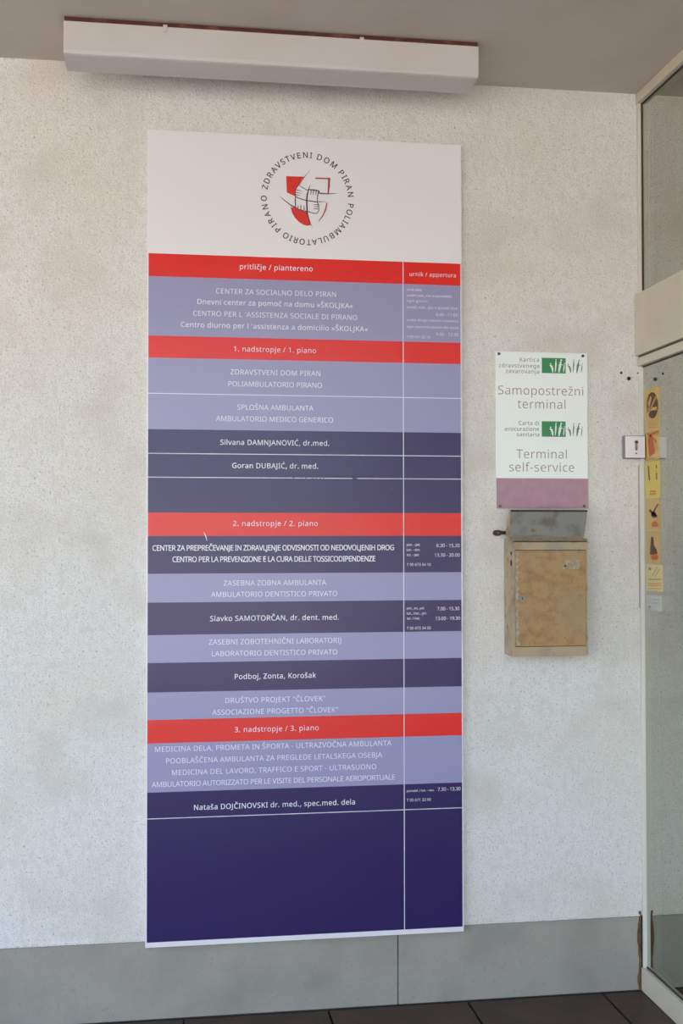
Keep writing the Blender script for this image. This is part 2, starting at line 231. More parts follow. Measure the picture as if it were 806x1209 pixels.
d493|425,609 354,609 354,438 356,405 359,374 354,374 345,386 335,397 323,407 310,416 296,423 280,429 262,434 243,437 221,438 171,432 128,413 93,381 66,338 49,282 44,214 49,146 65,91 92,48 128,17 171,-2 221,-8 242,-7 262,-4 279,1 296,7 310,15 323,24 335,35 345,46 354,58 358,58 368,0 425,0|196,374 231,379 274,375 306,360 329,336 343,304 352,263 355,213 355,200 352,154 343,117 328,88 305,67 273,55 232,51 197,55 168,69 146,93 130,125 120,165 117,213 120,260 130,300 146,334 168,359;
e452|269,435 234,438 198,435 164,426 134,411 108,390 86,364 68,333 55,297 47,257 44,212 47,167 56,126 70,91 90,61 114,36 143,17 176,3 212,-5 251,-8 279,-7 304,-5 327,-1 349,4 370,11 392,20 392,82 370,73 348,66 327,60 305,56 280,53 254,52 215,56 181,69 154,90 134,119 122,157 117,201 411,201 411,244 409,281 402,315 390,346 374,373 354,396 329,414 301,427|202,377 233,380 256,378 276,373 292,364 306,353 318,338 326,322 333,302 336,281 338,257 119,257 125,293 137,323 154,348 175,366;
f276|244,613 227,613 199,612 174,606 152,597 132,585 116,568 104,547 95,522 89,492 87,457 87,432 12,408 12,375 87,375 87,0 158,0 158,375 266,375 266,430 158,430 158,458 160,489 166,513 175,532 189,545 206,553 228,556 251,554 292,544 310,599 300,603 259,612;
g493|248,436 221,438 169,431 126,411 91,377 65,332 49,278 44,214 49,149 65,95 91,51 126,18 170,-2 221,-8 250,-6 275,-1 299,8 320,21 338,37 354,57 358,57 355,-13 352,-48 341,-77 324,-101 300,-119 271,-130 237,-134 206,-133 177,-130 149,-125 123,-118 99,-110 78,-100 78,-165 99,-174 122,-180 147,-186 202,-192 233,-192 274,-190 310,-183 341,-172 367,-155 388,-135 404,-109 416,-80 423,-46 425,-7 425,430 369,430 359,373 355,373 338,393 319,409 297,422 273,431|207,376 230,379 257,377 281,371 302,362 319,348 332,331 343,309 350,282 355,251 356,214 356,197 355,173 353,151 349,131 343,113 336,98 326,85 315,74 303,65 288,58 271,53 253,51 232,50 197,54 169,68 146,92 130,124 120,165 117,213 119,247 123,277 130,303 140,326 153,344 169,359 187,370;
h496|139,609 68,609 68,0 139,0 139,222 140,254 144,283 150,308 160,329 173,347 189,360 210,370 235,377 265,379 295,376 319,367 338,353 351,333 358,307 361,275 361,0 431,0 431,280 429,314 423,344 413,370 399,391 382,408 360,421 335,430 306,435 273,437 255,436 238,434 204,424 188,416 174,407 161,397 149,385 140,370 135,370;
i207|139,430 68,430 68,0 139,0|115,590 104,591 93,590 83,586 75,580 68,572 64,560 63,546 64,532 68,521 75,512 83,506 93,502 104,501 115,502 124,506 133,512 140,521 144,532 145,546 144,560 140,572 133,580 124,586;
j207|139,430 68,430 68,-67 66,-90 61,-108 51,-120 39,-128 25,-132 9,-134 -44,-126 -44,-183 -18,-190 5,-192 18,-192 44,-191 67,-186 87,-177 103,-166 116,-151 126,-133 133,-113 137,-90 139,-64|115,590 104,591 93,590 83,586 75,580 68,572 64,560 63,546 64,532 68,521 75,512 83,506 93,502 104,501 115,502 124,506 133,512 140,521 144,532 145,546 144,560 140,572 133,580 124,586;
k428|138,609 68,609 68,0 138,0 138,158 187,200 336,0 421,0 235,246 409,430 326,430 189,285 138,221 135,221 137,257 137,270;
l207|139,609 68,609 68,0 139,0;
m750|298,436 266,438 249,437 233,435 217,431 201,425 186,418 173,409 160,398 149,385 140,371 136,371 125,430 68,430 68,0 139,0 139,223 140,255 144,283 150,308 158,329 170,347 185,360 204,370 227,377 253,379 272,377 289,374 303,367 315,359 325,347 332,333 337,317 341,298 342,277 342,0 411,0 411,237 414,280 423,315 438,342 460,362 490,374 528,379 555,376 577,367 594,353 606,333 613,308 615,277 615,0 685,0 685,280 681,330 669,371 649,401 621,421 584,434 540,438 512,436 486,430 461,420 438,406 418,388 402,366 398,366 386,388 369,406 349,420 325,430;
n496|322,434 275,438 257,437 239,435 222,431 206,425 190,418 175,409 162,398 150,385 140,371 136,371 125,430 68,430 68,0 139,0 139,223 142,269 151,308 166,338 189,361 222,374 265,379 295,376 319,367 338,353 351,333 358,307 361,275 361,0 431,0 431,280 426,330 413,371 391,401 361,421;
o485|281,435 244,438 204,435 169,426 137,412 110,392 87,367 68,336 55,301 47,261 44,216 46,181 51,150 59,121 70,95 84,71 100,51 119,33 140,18 163,7 188,-1 214,-6 241,-8 271,-6 299,-1 324,7 348,18 369,33 388,51 404,71 417,95 428,121 436,150 440,181 442,216 439,261 431,301 417,336 398,367 374,392 347,412 316,426|202,374 242,379 270,376 294,370 314,359 331,344 345,325 355,303 363,277 367,248 369,216 367,184 363,154 356,128 345,105 331,86 314,71 294,59 270,53 243,51 216,53 192,59 172,71 155,86 141,105 130,128 123,154 119,184 117,216 120,263 130,303 147,335 171,359;
p493|322,432 273,438 251,437 231,434 213,429 197,422 182,414 170,405 158,394 148,383 139,371 136,371 126,430 68,430 68,-192 139,-192 134,55 139,55 158,33 182,15 197,7 213,1 231,-4 251,-7 272,-8 306,-5 337,3 365,17 390,37 410,62 427,93 439,129 447,170 449,216 444,284 428,339 401,383 365,413|260,379 296,374 325,359 348,334 363,302 373,262 376,217 375,186 371,157 364,131 354,108 341,88 326,72 308,60 286,53 261,51 233,53 208,59 188,70 172,85 159,103 150,126 144,152 140,182 139,216 139,229 141,261 145,289 152,313 161,333 174,349 190,362 210,371 233,377;
q493|253,436 221,438 188,435 157,427 129,413 104,393 83,368 67,338 54,302 47,261 44,214 49,146 66,91 93,48 128,17 170,-2 219,-8 251,-6 279,1 303,11 323,25 340,40 354,58 358,58 355,25 355,1 354,-9 354,-192 425,-192 425,430 369,430 358,371 355,371 341,389 324,405 304,419 280,429|196,374 231,379 273,375 305,361 328,337 343,305 352,263 355,213 355,199 353,168 349,140 342,116 333,96 320,79 304,67 284,58 260,52 233,51 197,55 168,70 146,93 130,126 120,165 117,213 120,260 130,300 145,334 167,359;
r331|249,437 231,433 214,426 198,418 183,407 170,395 158,381 147,367 137,351 134,351 126,430 68,430 68,0 139,0 139,229 140,251 143,270 149,289 156,305 166,321 176,334 189,346 202,355 217,363 232,369 248,373 310,368 319,433;
s384|228,437 202,438 157,435 118,425 85,408 61,386 46,358 41,324 43,302 48,283 57,266 69,252 84,239 103,228 124,217 148,206 174,196 222,176 239,167 253,158 264,150 271,141 276,132 279,123 280,112 277,94 269,79 256,66 236,57 211,51 178,49 153,50 128,54 104,60 81,67 60,75 42,83 42,19 59,11 78,5 99,-1 122,-5 148,-7 176,-8 210,-6 241,-2 268,6 292,18 311,32 327,49 339,69 346,92 348,119 346,140 341,159 333,176 321,191 306,203 289,215 268,226 245,236 193,256 172,266 154,274 139,282 127,290 119,298 113,307 109,317 108,328 111,343 118,356 131,366 149,374 171,379 197,380 218,379 238,377 258,372 297,360 315,353 339,409 319,417 298,424 275,430 252,434;
t289|144,528 103,528 75,437 13,409 13,375 74,375 74,125 76,93 82,66 91,44 104,27 120,13 138,4 157,-3 178,-7 200,-8 213,-8 253,-2 263,1 272,5 272,59 212,50 193,52 177,58 163,69 153,83 146,103 144,127 144,375 269,375 269,430 144,430;
u496|135,430 63,430 63,148 65,114 71,85 81,59 95,38 112,21 134,8 159,-1 187,-6 220,-8 238,-7 256,-5 273,-1 290,4 306,11 321,20 334,31 346,43 356,57 359,57 370,0 427,0 427,430 357,430 357,206 356,175 352,146 345,121 336,100 323,82 306,69 285,59 260,53 230,51 200,53 176,62 158,76 145,96 137,122 135,153;
v407|75,430 0,430 163,0 244,0 407,430 332,430 241,176 222,124 210,84 204,63 201,63 197,83 185,123 180,137 176,151 167,176;
w630|82,431 9,431 127,1 207,1 284,242 299,297 313,357 316,357 328,308 330,297 346,243 419,1 502,1 621,431 549,431 489,201 460,74 457,74 451,109 447,122 428,188 354,431 277,431 201,188 172,73 169,73 157,139 141,201;
x424|102,430 22,430 170,220 14,0 94,0 213,172 330,0 410,0 253,220 402,430 322,430 213,268;
y409|76,430 1,430 174,-2 152,-59 138,-87 130,-99 121,-110 99,-126 86,-131 72,-134 9,-130 9,-186 44,-192 67,-192 94,-191 117,-185 138,-176 157,-164 173,-148 188,-130 201,-108 213,-85 224,-59 409,430 333,430 245,186 217,100 212,83 209,68 205,68 203,80 193,117 188,130 184,144 169,185;
z377|340,430 45,430 45,375 262,375 31,47 31,0 346,0 346,55 112,55 340,377;
«408|217,349 167,378 32,217 32,206 167,45 217,75 105,212|377,349 327,378 191,217 191,206 327,45 377,75 265,212;
»408|217,217 81,378 31,349 144,212 31,75 81,45 217,206|376,217 240,378 190,349 302,212 190,75 240,45 376,206;
Ć507|353,580 324,581 281,578 242,571 206,559 174,543 145,523 120,499 99,471 81,440 67,406 57,369 51,329 49,287 52,230 62,178 78,131 101,90 130,56 166,28 208,8 257,-4 312,-8 369,-6 416,2 438,8 460,15 460,78 416,66 371,58 347,56 322,55 281,58 244,68 213,83 186,105 164,132 147,164 135,200 128,241 125,286 127,321 131,353 139,383 149,410 162,434 178,456 196,474 217,490 241,502 266,510 294,516 323,517 348,516 372,513 394,508 435,494 453,486 482,547 460,557 435,565 409,572 381,577|423,757 338,757 325,732 298,688 262,638 262,629 309,629 403,722 423,749;
ć385|267,437 245,438 208,435 174,428 142,415 114,396 90,372 71,342 56,305 47,262 44,213 47,165 55,123 69,87 88,58 112,34 139,15 170,2 204,-5 241,-8 264,-7 285,-5 304,-2 336,8 351,15 351,78 336,71 319,65 302,60 283,56 262,54 240,53 214,55 191,61 172,71 155,86 141,104 131,126 123,152 119,181 117,213 119,247 123,277 131,303 141,325 155,343 172,358 193,368 217,374 244,376 259,375 275,373 292,370 323,361 337,356 358,415 344,421 328,426 309,431 288,435|346,614 261,614 248,589 221,546 211,532 202,518 185,496 185,486 232,486 326,579 346,606;
Č507|353,580 324,581 281,578 242,571 206,559 174,543 145,523 120,499 99,471 81,440 67,406 57,369 51,329 49,287 52,230 62,178 78,131 101,90 130,56 166,28 208,8 257,-4 312,-8 369,-6 416,2 438,8 460,15 460,78 416,66 371,58 347,56 322,55 281,58 244,68 213,83 186,105 164,132 147,164 135,200 128,241 125,286 127,321 131,353 139,383 149,410 162,434 178,456 196,474 217,490 241,502 266,510 294,516 323,517 348,516 372,513 394,508 435,494 453,486 482,547 460,557 435,565 409,572 381,577|217,757 169,757 169,747 179,736 191,724 216,697 228,683 251,655 268,629 340,629 347,641 357,655 380,683 392,697 405,711 430,736 440,747 440,757 391,757 376,747 347,724 332,711 318,697 303,683 275,711 261,724 246,736;
č385|267,437 245,438 208,435 174,428 142,415 114,396 90,372 71,342 56,305 47,262 44,213 47,165 55,123 69,87 88,58 112,34 139,15 170,2 204,-5 241,-8 264,-7 285,-5 304,-2 336,8 351,15 351,78 336,71 319,65 302,60 283,56 262,54 240,53 214,55 191,61 172,71 155,86 141,104 131,126 123,152 119,181 117,213 119,247 123,277 131,303 141,325 155,343 172,358 193,368 217,374 244,376 259,375 275,373 292,370 323,361 337,356 358,415 344,421 328,426 309,431 288,435|140,614 92,614 92,604 102,593 114,581 139,554 163,526 174,512 183,499 191,486 263,486 270,499 291,526 315,554 328,568 353,593 363,604 363,614 314,614 299,605 285,594 255,568 241,555 226,540 213,555 198,568 184,581 169,594 154,605;
Š440|262,580 231,581 197,579 165,573 136,563 110,550 89,533 71,513 58,490 51,464 48,435 49,413 52,393 57,375 65,359 74,344 85,330 98,317 114,305 131,294 172,274 228,253 255,241 277,230 295,218 308,207 318,194 325,180 329,164 330,147 329,129 324,113 316,98 305,85 290,74 273,66 252,60 228,56 201,55 171,56 142,59 113,65 86,72 62,80 41,88 41,19 83,4 137,-5 157,-7 177,-8 198,-8 238,-6 274,1 307,11 335,26 359,44 378,66 392,92 400,121 403,153 401,181 395,206 385,228 371,247 353,264 332,279 307,293 278,306 246,318 217,330 172,351 156,362 143,373 133,386 126,400 122,416 121,434 122,450 126,464 133,478 142,489 155,499 169,507 187,513 207,516 229,517 254,516 278,513 302,508 325,502 346,495 366,487 389,549 367,558 318,572 290,577|141,757 93,757 93,747 114,724 127,711 139,697 152,683 175,655 192,629 264,629 280,655 316,697 329,711 342,724 364,747 364,757 314,757 300,747 271,724 256,711 241,697 227,683 199,711 170,736;
š384|228,437 202,438 157,435 118,425 85,408 61,386 46,358 41,324 43,302 48,283 57,266 69,252 84,239 103,228 124,217 148,206 174,196 222,176 239,167 253,158 264,150 271,141 276,132 279,123 280,112 277,94 269,79 256,66 236,57 211,51 178,49 153,50 128,54 104,60 81,67 60,75 42,83 42,19 59,11 78,5 99,-1 122,-5 148,-7 176,-8 210,-6 241,-2 268,6 292,18 311,32 327,49 339,69 346,92 348,119 346,140 341,159 333,176 321,191 306,203 289,215 268,226 245,236 193,256 172,266 154,274 139,282 127,290 119,298 113,307 109,317 108,328 111,343 118,356 131,366 149,374 171,379 197,380 218,379 238,377 258,372 297,360 315,353 339,409 319,417 298,424 275,430 252,434|105,614 57,614 57,604 78,581 91,568 103,554 116,540 128,526 148,499 156,486 228,486 235,499 244,512 255,526 268,540 280,554 293,568 306,581 328,604 328,614 278,614 264,605 250,594 205,555 191,540 177,555 163,568 148,581 134,594 119,605;
Ž459|419,573 40,573 40,508 332,508 30,55 30,0 427,0 427,64 118,64 419,518|145,757 97,757 97,747 118,724 131,711 143,697 156,683 179,655 196,629 268,629 284,655 296,668 308,683 320,697 333,711 346,724 368,747 368,757 318,757 304,747 275,724 260,711 245,697 231,683 203,711 174,736;
ž377|340,430 45,430 45,375 262,375 31,47 31,0 346,0 346,55 112,55 340,377|101,614 53,614 53,604 74,581 87,568 99,554 112,540 144,499 152,486 224,486 231,499 240,512 251,526 264,540 276,554 289,568 302,581 324,604 324,614 274,614 260,605 246,594 201,555 187,540 173,555 159,568 144,581 130,594 115,605
'''
# letterforms: advance width and outline loops of each glyph, in thousandths
_G = {}
for _s in GLYPHS.strip().split(';'):
    _p = _s.strip('\n').split('|'); _G[_p[0][0]] = (int(_p[0][1:]), [[tuple(map(int, q.split(','))) for q in l.split()] for l in _p[1:]])
CAPH = .5726
from mathutils.geometry import tessellate_polygon
_cache = {}
def glyph(ch, off=0.0):
    if (ch, off) not in _cache:
        adv, loops = _G[ch]; L = []; L0 = [[Vector((x/1000, y/1000, 0)) for x, y in lp] for lp in loops]
        for lp in loops:
            P = [Vector((x/1000, y/1000)) for x, y in lp]; Q = []
            for i, p in enumerate(P):
                d1 = (p-P[i-1]).normalized(); d2 = (P[(i+1) % len(P)]-p).normalized()
                n = Vector((d1.y+d2.y, -d1.x-d2.x)); n = n.normalized()/max(.5, n.length/2) if n.length > 1e-4 else Vector((0, 0))
                Q.append(p+n*off)
            L.append([Vector((q.x, q.y, 0)) for q in Q])
        area = lambda l: sum(l[i-1].x*l[i].y-l[i].x*l[i-1].y for i in range(len(l)))
        def inside(p, l):
            c = False
            for i in range(len(l)):
                a, b = l[i-1], l[i]
                if (a.y > p.y) != (b.y > p.y) and p.x < (b.x-a.x)*(p.y-a.y)/(b.y-a.y)+a.x: c = not c
            return c
        V, tris = [], []; holes = [i for i, l in enumerate(L0) if area(l) < 0]
        for o_ in [i for i, l in enumerate(L0) if area(l) > 0]:
            grp = [o_]+[h for h in holes if inside(L0[h][0], L0[o_])]; n0 = len(V)
            tris += [tuple(n0+i for i in t) for t in tessellate_polygon([L0[i] for i in grp])]; V += [q for i in grp for q in L[i]]
        xs = [q.x for q in V]
        _cache[(ch, off)] = (adv/1000, V, tris, min(xs), max(xs))
    return _cache[(ch, off)]
def add_glyph(bm, ch, off, fn):
    _, V, T, _, _ = glyph(ch, off); vs = [bm.verts.new(fn(v.x, v.y)) for v in V]
    for t in T:
        try: bm.faces.new([vs[i] for i in t])
        except ValueError: pass
def text_bm(body, x0, x1, zmid, cap, Y, offset=0.0, bm=None):
    """flat lettering on the plane y = Y from x0 to x1; zmid is the middle of the capitals"""
    k = cap/CAPH; bm = bm or bmesh.new(); W = (x1-x0)/k
    adv = [(.2085 if c == ' ' else glyph(c, offset)[0]) for c in body]
    a = glyph(body[0], offset)[3]; b = sum(adv[:-1])+glyph(body[-1], offset)[4]
    sp = max(-.03, min(.16, (W-(b-a))/max(1, len(body)-1))); b += sp*(len(body)-1); kx = k*W/(b-a); pen = 0
    for c, ad in zip(body, adv):
        if c != ' ': add_glyph(bm, c, offset, lambda x, y: (x0+(pen+x-a)*kx, Y, zmid-cap/2+y*k))
        pen += ad+sp
    bmesh.ops.recalc_face_normals(bm, faces=bm.faces)
    fs = [f for f in bm.faces if f.normal.y > 0]
    if fs: bmesh.ops.reverse_faces(bm, faces=fs)
    return bm

# ------------------------------------------------------------------ setting
ZC, ZP, XG = 2.958, .2444, 1.617
YOUT = -5.4                                             # outer edge of the porch
tag(obj('wall_back', box(-5, 1.66, 0, .35, ZP, 6.5), PLASTER), kind='structure')
tag(obj('wall_back', box(1.66, 9, 0, .35, 0, 6.5), INTW), kind='structure')
tag(obj('ceiling', box(-3.4, 9, YOUT, 0, ZC, ZC+.3), CEIL), kind='structure')
gf = empty('floor', (0, -3, 0), kind='structure')
obj('screed', box(-5, XG+.06, YOUT, .34, -.12, -.012), GROUT, gf)
TS = .45
tm = {}
for i in range(-5, 4):
    for j in range(0, 6):
        x0 = .567+TS*i; y1 = -j*TS; x1 = min(x0+TS, XG+.04)
        if x1-x0 < .05: continue
        dz = random.uniform(-.0012, .0)
        obj('tile', box(x0+.003, x1-.003, y1-TS+.003, y1-.003, -.012, dz, .002), TILE, gf)
tag(obj('floor_far_tiles', box(-5, XG+.04, YOUT, -6*TS, -.012, -.001), TILE, gf), kind='stuff')
obj('screed_edge', box(-5, .567-5*TS, -6*TS, 0, -.012, -.001), TILE, gf)
tag(obj('floor_interior', box(XG+.06, 9, YOUT, 0, -.12, -.002), INTF), kind='structure')
tag(obj('ground', box(-60, 60, -90, YOUT, -.25, -.06), PAVE), kind='structure')
tag(obj('wall_interior', box(6.5, 6.8, YOUT, 0, 0, ZC), INTW), kind='structure')
tag(obj('wall_front_interior', box(XG+.3, 6.5, YOUT, YOUT+.2, 0, ZC), INTW), kind='structure')

# plinth of smooth slabs, set back a little under the plaster's lower edge
pb = empty('baseboard_back', (0, 0, 0), kind='structure')
obj('backing', box(-5, 1.66, .012, .35, -.02, ZP), SEAL, pb)
ed = [-5, -3.9, -2.8, -1.7, -.55, .7908, 1.598]
for a, b in zip(ed, ed[1:]):
    obj('stone_slab', box(a+.0015, b-.0015, .003, .02, .002, ZP-.004, .001), CONC, pb)
# plaster drip edge over the plinth
tag(obj('trim_1', box(-5, 1.598, -.003, .02, ZP-.001, ZP+.004), PLASTER), kind='structure')
# rust-brown mortar beside the glass wall's foot
bm = bmesh.new(); n_ = 24; prev = None            # crumbling mortar fillet, ragged on its outer side
for i in range(n_+1):
    z_ = .002+(ZP+.012)*i/n_; xl = 1.592+random.uniform(-.0022, .0016)-.002*math.sin(i*.5)
    cur = [bm.verts.new((xl, -.0015, z_)), bm.verts.new((xl+.003, -.0035+random.uniform(-.0006, .0006), z_)), bm.verts.new((1.6, -.003, z_)), bm.verts.new((1.6, .004, z_)), bm.verts.new((xl, .004, z_))]
    if prev:
        for j in range(5): bm.faces.new((prev[j-1], prev[j], cur[j], cur[j-1]))
    else: bm.faces.new(cur)
    prev = cur
bm.faces.new(prev[::-1])
tag(obj('trim_2', finish(bm), STAIN), kind='structure')

# ------------------------------------------------------------------ glass wall at the right
YF = YOUT+.2
tf = empty('window_1', (XG, -2, 2.285), kind='structure')
XF = 1.60
obj('frame', box(XF, XG+.045, YF, -.001, ZC-.036, ZC-.001, .0015), ALU, tf)
obj('frame', box(1.6035, XG+.045, -.012, -.001, 2.286, ZC-.036, .001), ALU_W, tf)
obj('frame', box(1.6, XG+.045, -2.62, -2.56, 2.286, ZC-.036, .001), ALU, tf)
obj('glass_pane', box(XG, XG+.008, -2.56, -.012, 2.286, ZC-.036), GLASS, tf)
obj('glass_pane', box(XG, XG+.008, YF, -2.62, 2.286, ZC-.036), GLASS, tf)
obj('gasket', box(XG-.003, XG, -2.56, -.012, ZC-.040, ZC-.036), SEAL, tf)
obj('gasket', box(XG-.003, XG, -.016, -.012, 2.286, ZC-.04), SEAL, tf)
tr = empty('trim_3', (XG, -2, 2.05), kind='structure')
obj('transom_panel', box(XF-.008, XG+.05, YF, -.002, 2.082, 2.286, .002), ALU, tr)
obj('shadow_gap', box(XF+.004, XG+.045, YF, -.002, 2.076, 2.082), SEAL, tr)
obj('lower_rail', box(XF, XG+.045, YF, -.002, 2.048, 2.076, .0015), ALU, tr)
dr = empty('door_1', (XG, -2, 0), kind='structure')
obj('bottom_rail', box(XF, XG+.045, YF, -.001, .001, .076, .002), ALU, dr)
obj('frame', box(1.6045, XG+.045, -.010, -.001, .076, 2.048, .001), ALU_W, dr)
obj('frame', box(1.6, XG+.045, -2.62, -2.56, .076, 2.048, .001), ALU, dr)
obj('glass_pane', box(XG, XG+.010, -2.56, -.010, .076, 2.048), GLASS, dr)
obj('glass_pane', box(XG, XG+.010, YF, -2.62, .076, 2.048), GLASS, dr)
obj('gasket', box(XG-.003, XG, -2.56, -.010, 2.044, 2.048), SEAL, dr)
obj('gasket', box(XG-.003, XG, -2.56, -.010, .076, .080), SEAL, dr)
obj('seal_strip', box(1.6010, 1.6035, -.003, 0, 1.25, 1.72), FILL, dr)
tag(obj('post', box(XG-.05, XG+.1, YOUT, YF, 0, ZC), ALU), kind='structure').name = 'trim_4'

# ------------------------------------------------------------------ lamp under the ceiling
LX0, LX1, LY0, LY1, LZ = -.228, .978, -.315, -.178, 2.852
lp = empty('ceiling_lamp', ((LX0+LX1)/2, (LY0+LY1)/2, LZ), 'long white box lamp with a rusty top edge, unlit, under the ceiling', 'lamp')
bm = bmesh.new()
prof = [(LY1, 2.945), (LY1, LZ+.010), (LY1-.006, LZ+.002), (LY1-.014, LZ), (LY0+.012, LZ), (LY0+.005, LZ+.003), (LY0+.001, LZ+.012), (LY0, 2.945)]
va = [bm.verts.new((LX0+.003, y, z)) for y, z in prof]; vb = [bm.verts.new((LX1-.003, y, z)) for y, z in prof]
for i in range(len(prof)-1): bm.faces.new((va[i], va[i+1], vb[i+1], vb[i]))
bm.faces.new((va[-1], va[0], vb[0], vb[-1])); bm.faces.new(va[::-1]); bm.faces.new(vb)
obj('diffuser', finish(bm), LAMPW, lp)
for xx in (LX0, LX1-.003):
    bm = bmesh.new()
    va = [bm.verts.new((xx, y, z)) for y, z in prof]; vb = [bm.verts.new((xx+.003, y, z)) for y, z in prof]
    for i in range(len(prof)-1): bm.faces.new((va[i], va[i+1], vb[i+1], vb[i]))
    bm.faces.new((va[-1], va[0], vb[0], vb[-1])); bm.faces.new(va[::-1]); bm.faces.new(vb)
    obj('end_cap', finish(bm), LAMPW, lp)
obj('base_plate', box(LX0+.002, LX1-.002, LY0-.001, LY1+.002, 2.945, 2.957, .001), RUST, lp)
for xx in (.05, .62):
    obj('clip', box(xx, xx+.012, LY0-.004, LY0-.001, 2.930, 2.950, .0008), LAMPW, lp)

# ------------------------------------------------------------------ directory board
BF = -.020
B0, B1 = .2285, 2.7518
bd = empty('directory_board', (.5, -.01, B0), 'tall white, red, lilac and dark violet directory board with round emblem on the wall', 'sign')
obj('panel', box(0, 1, BF, -.001, B0, B1, .0012), WHITE, bd)
XL, XR = .0045, .9955
YB = BF-.0002
bands = [(2.365, 2.2938, RED, 'red'), (2.2938, 2.1091, LILAC, 'lilac'), (2.1091, 2.0405, RED, 'red'), (2.0405, 1.8187, LILAC, 'lilac'),
         (1.8187, 1.5607, NAVY, 'dark violet'), (1.5607, 1.4884, RED, 'red'), (1.4884, 1.3718, NAVY, 'dark violet'),
         (1.3718, 1.2833, LILAC, 'lilac'), (1.2833, 1.1833, NAVY, 'dark violet'), (1.1833, 1.0978, LILAC, 'lilac'),
         (1.0978, 1.0072, NAVY, 'dark violet'), (1.0072, .923, LILAC, 'lilac'), (.923, .8514, RED, 'red'),
         (.8514, .7014, LILAC, 'lilac'), (.7014, .2448, NAVY, 'dark violet')]
BO = []
for zt, zb, m, cn in bands:
    o = obj('colour_band', box(XL, XR, BF-.0004, BF, zb, zt), m, bd); o['label'] = cn + ' printed band'; BO.append((zb, zt, o))
def band_of(z):
    for zb, zt, o in BO:
        if zb <= z < zt: return o
YR = BF-.00055
def rule(x0, x1, z0, z1): obj('white_line', box(x0, x1, YR, BF-.0004, z0, z1), LETW, bd)
rule(.8062, .8086, .2385, 2.365)
for z in (1.9297, 1.7438, 1.6701, .6211): rule(XL, XR, z-.0011, z+.0011)
YT = BF-.0007
LN = [('pritličje / piantereno', 283, 369, 316), ('CENTER ZA SOCIALNO DELO PIRAN', 255, 396.5, 345.5),
 ('Dnevni center za pomoč na domu »ŠKOLJKA«', 233, 416.5, 358.5), ("CENTRO PER L 'ASSISTENZA SOCIALE DI PIRANO", 228, 421.5, 372.3),
 ("Centro diurno per l 'assistenza a domicilio »ŠKOLJKA«", 213.5, 434, 385.7), ('1. nadstropje / 1. piano', 276, 373, 412.8),
 ('ZDRAVSTVENI DOM PIRAN', 272, 378, 440), ('POLIAMBULATORIO PIRANO', 269.5, 380, 454), ('SPLOŠNA AMBULANTA', 280, 370, 481.3),
 ('AMBULATORIO MEDICO GENERICO', 255, 393, 495), ('Silvana DAMNJANOVIĆ, dr.med.', 260, 388.5, 522.7), ('Goran DUBAJIĆ, dr. med.', 274, 375.5, 550),
 ('2. nadstropje / 2. piano', 275, 375, 618), ('CENTER ZA PREPREČEVANJE IN ZDRAVLJENJE ODVISNOSTI OD NEDOVOLJENIH DROG', 180, 465, 646.7),
 ('CENTRO PER LA PREVENZIONE E LA CURA DELLE TOSSICODIPENDENZE', 203.5, 443, 660), ('ZASEBNA ZOBNA AMBULANTA', 264, 385, 688),
 ('AMBULATORIO DENTISTICO PRIVATO', 249, 398, 701.3), ('Slavko SAMOTORČAN, dr. dent. med.', 248, 400, 729.5),
 ('ZASEBNI ZOBOTEHNIČNI LABORATORIJ', 246.5, 402.5, 757), ('LABORATORIO DENTISTICO PRIVATO', 250, 398, 770.7),
 ('Podboj, Zonta, Korošak', 277, 373, 798), ('DRUŠTVO PROJEKT "ČLOVEK"', 266, 384, 825.8), ('ASSOCIAZIONE PROGETTO "ČLOVEK"', 250.5, 399, 839.4),
 ('3. nadstropje / 3. piano', 277, 376, 860.3), ('MEDICINA DELA, PROMETA IN ŠPORTA - ULTRAZVOČNA AMBULANTA', 183, 462, 881),
 ('POOBLAŠČENA AMBULANTA ZA PREGLEDE LETALSKEGA OSEBJA', 196, 451, 894.8), ('MEDICINA DEL LAVORO, TRAFFICO E SPORT - ULTRASUONO', 203, 444, 908.6),
 ('AMBULATORIO AUTORIZZATO PER LE VISITE DEL PERSONALE AEROPORTUALE', 179, 466, 922), ('Nataša DOJČINOVSKI dr. med., spec.med. dela', 229, 419, 950)]
def line(body, u0, u1, v, cap, off=0.0):
    um = (u0+u1)/2; x0, _ = at(u0, v, YT); x1, _ = at(u1, v, YT); _, z = at(um, v, YT)
    obj('lettering', text_bm(body, x0, x1, z, cap, YT, off), LETW, band_of(z))
for body, u0, u1, v in LN:
    bold = body.startswith(('CENTER ZA PREP', 'CENTRO PER LA'))
    line(body, u0, u1, v, .0165 if bold else .0158, .012 if bold else (.006 if body[0].isalpha() and body[1].islower() else 0.0))
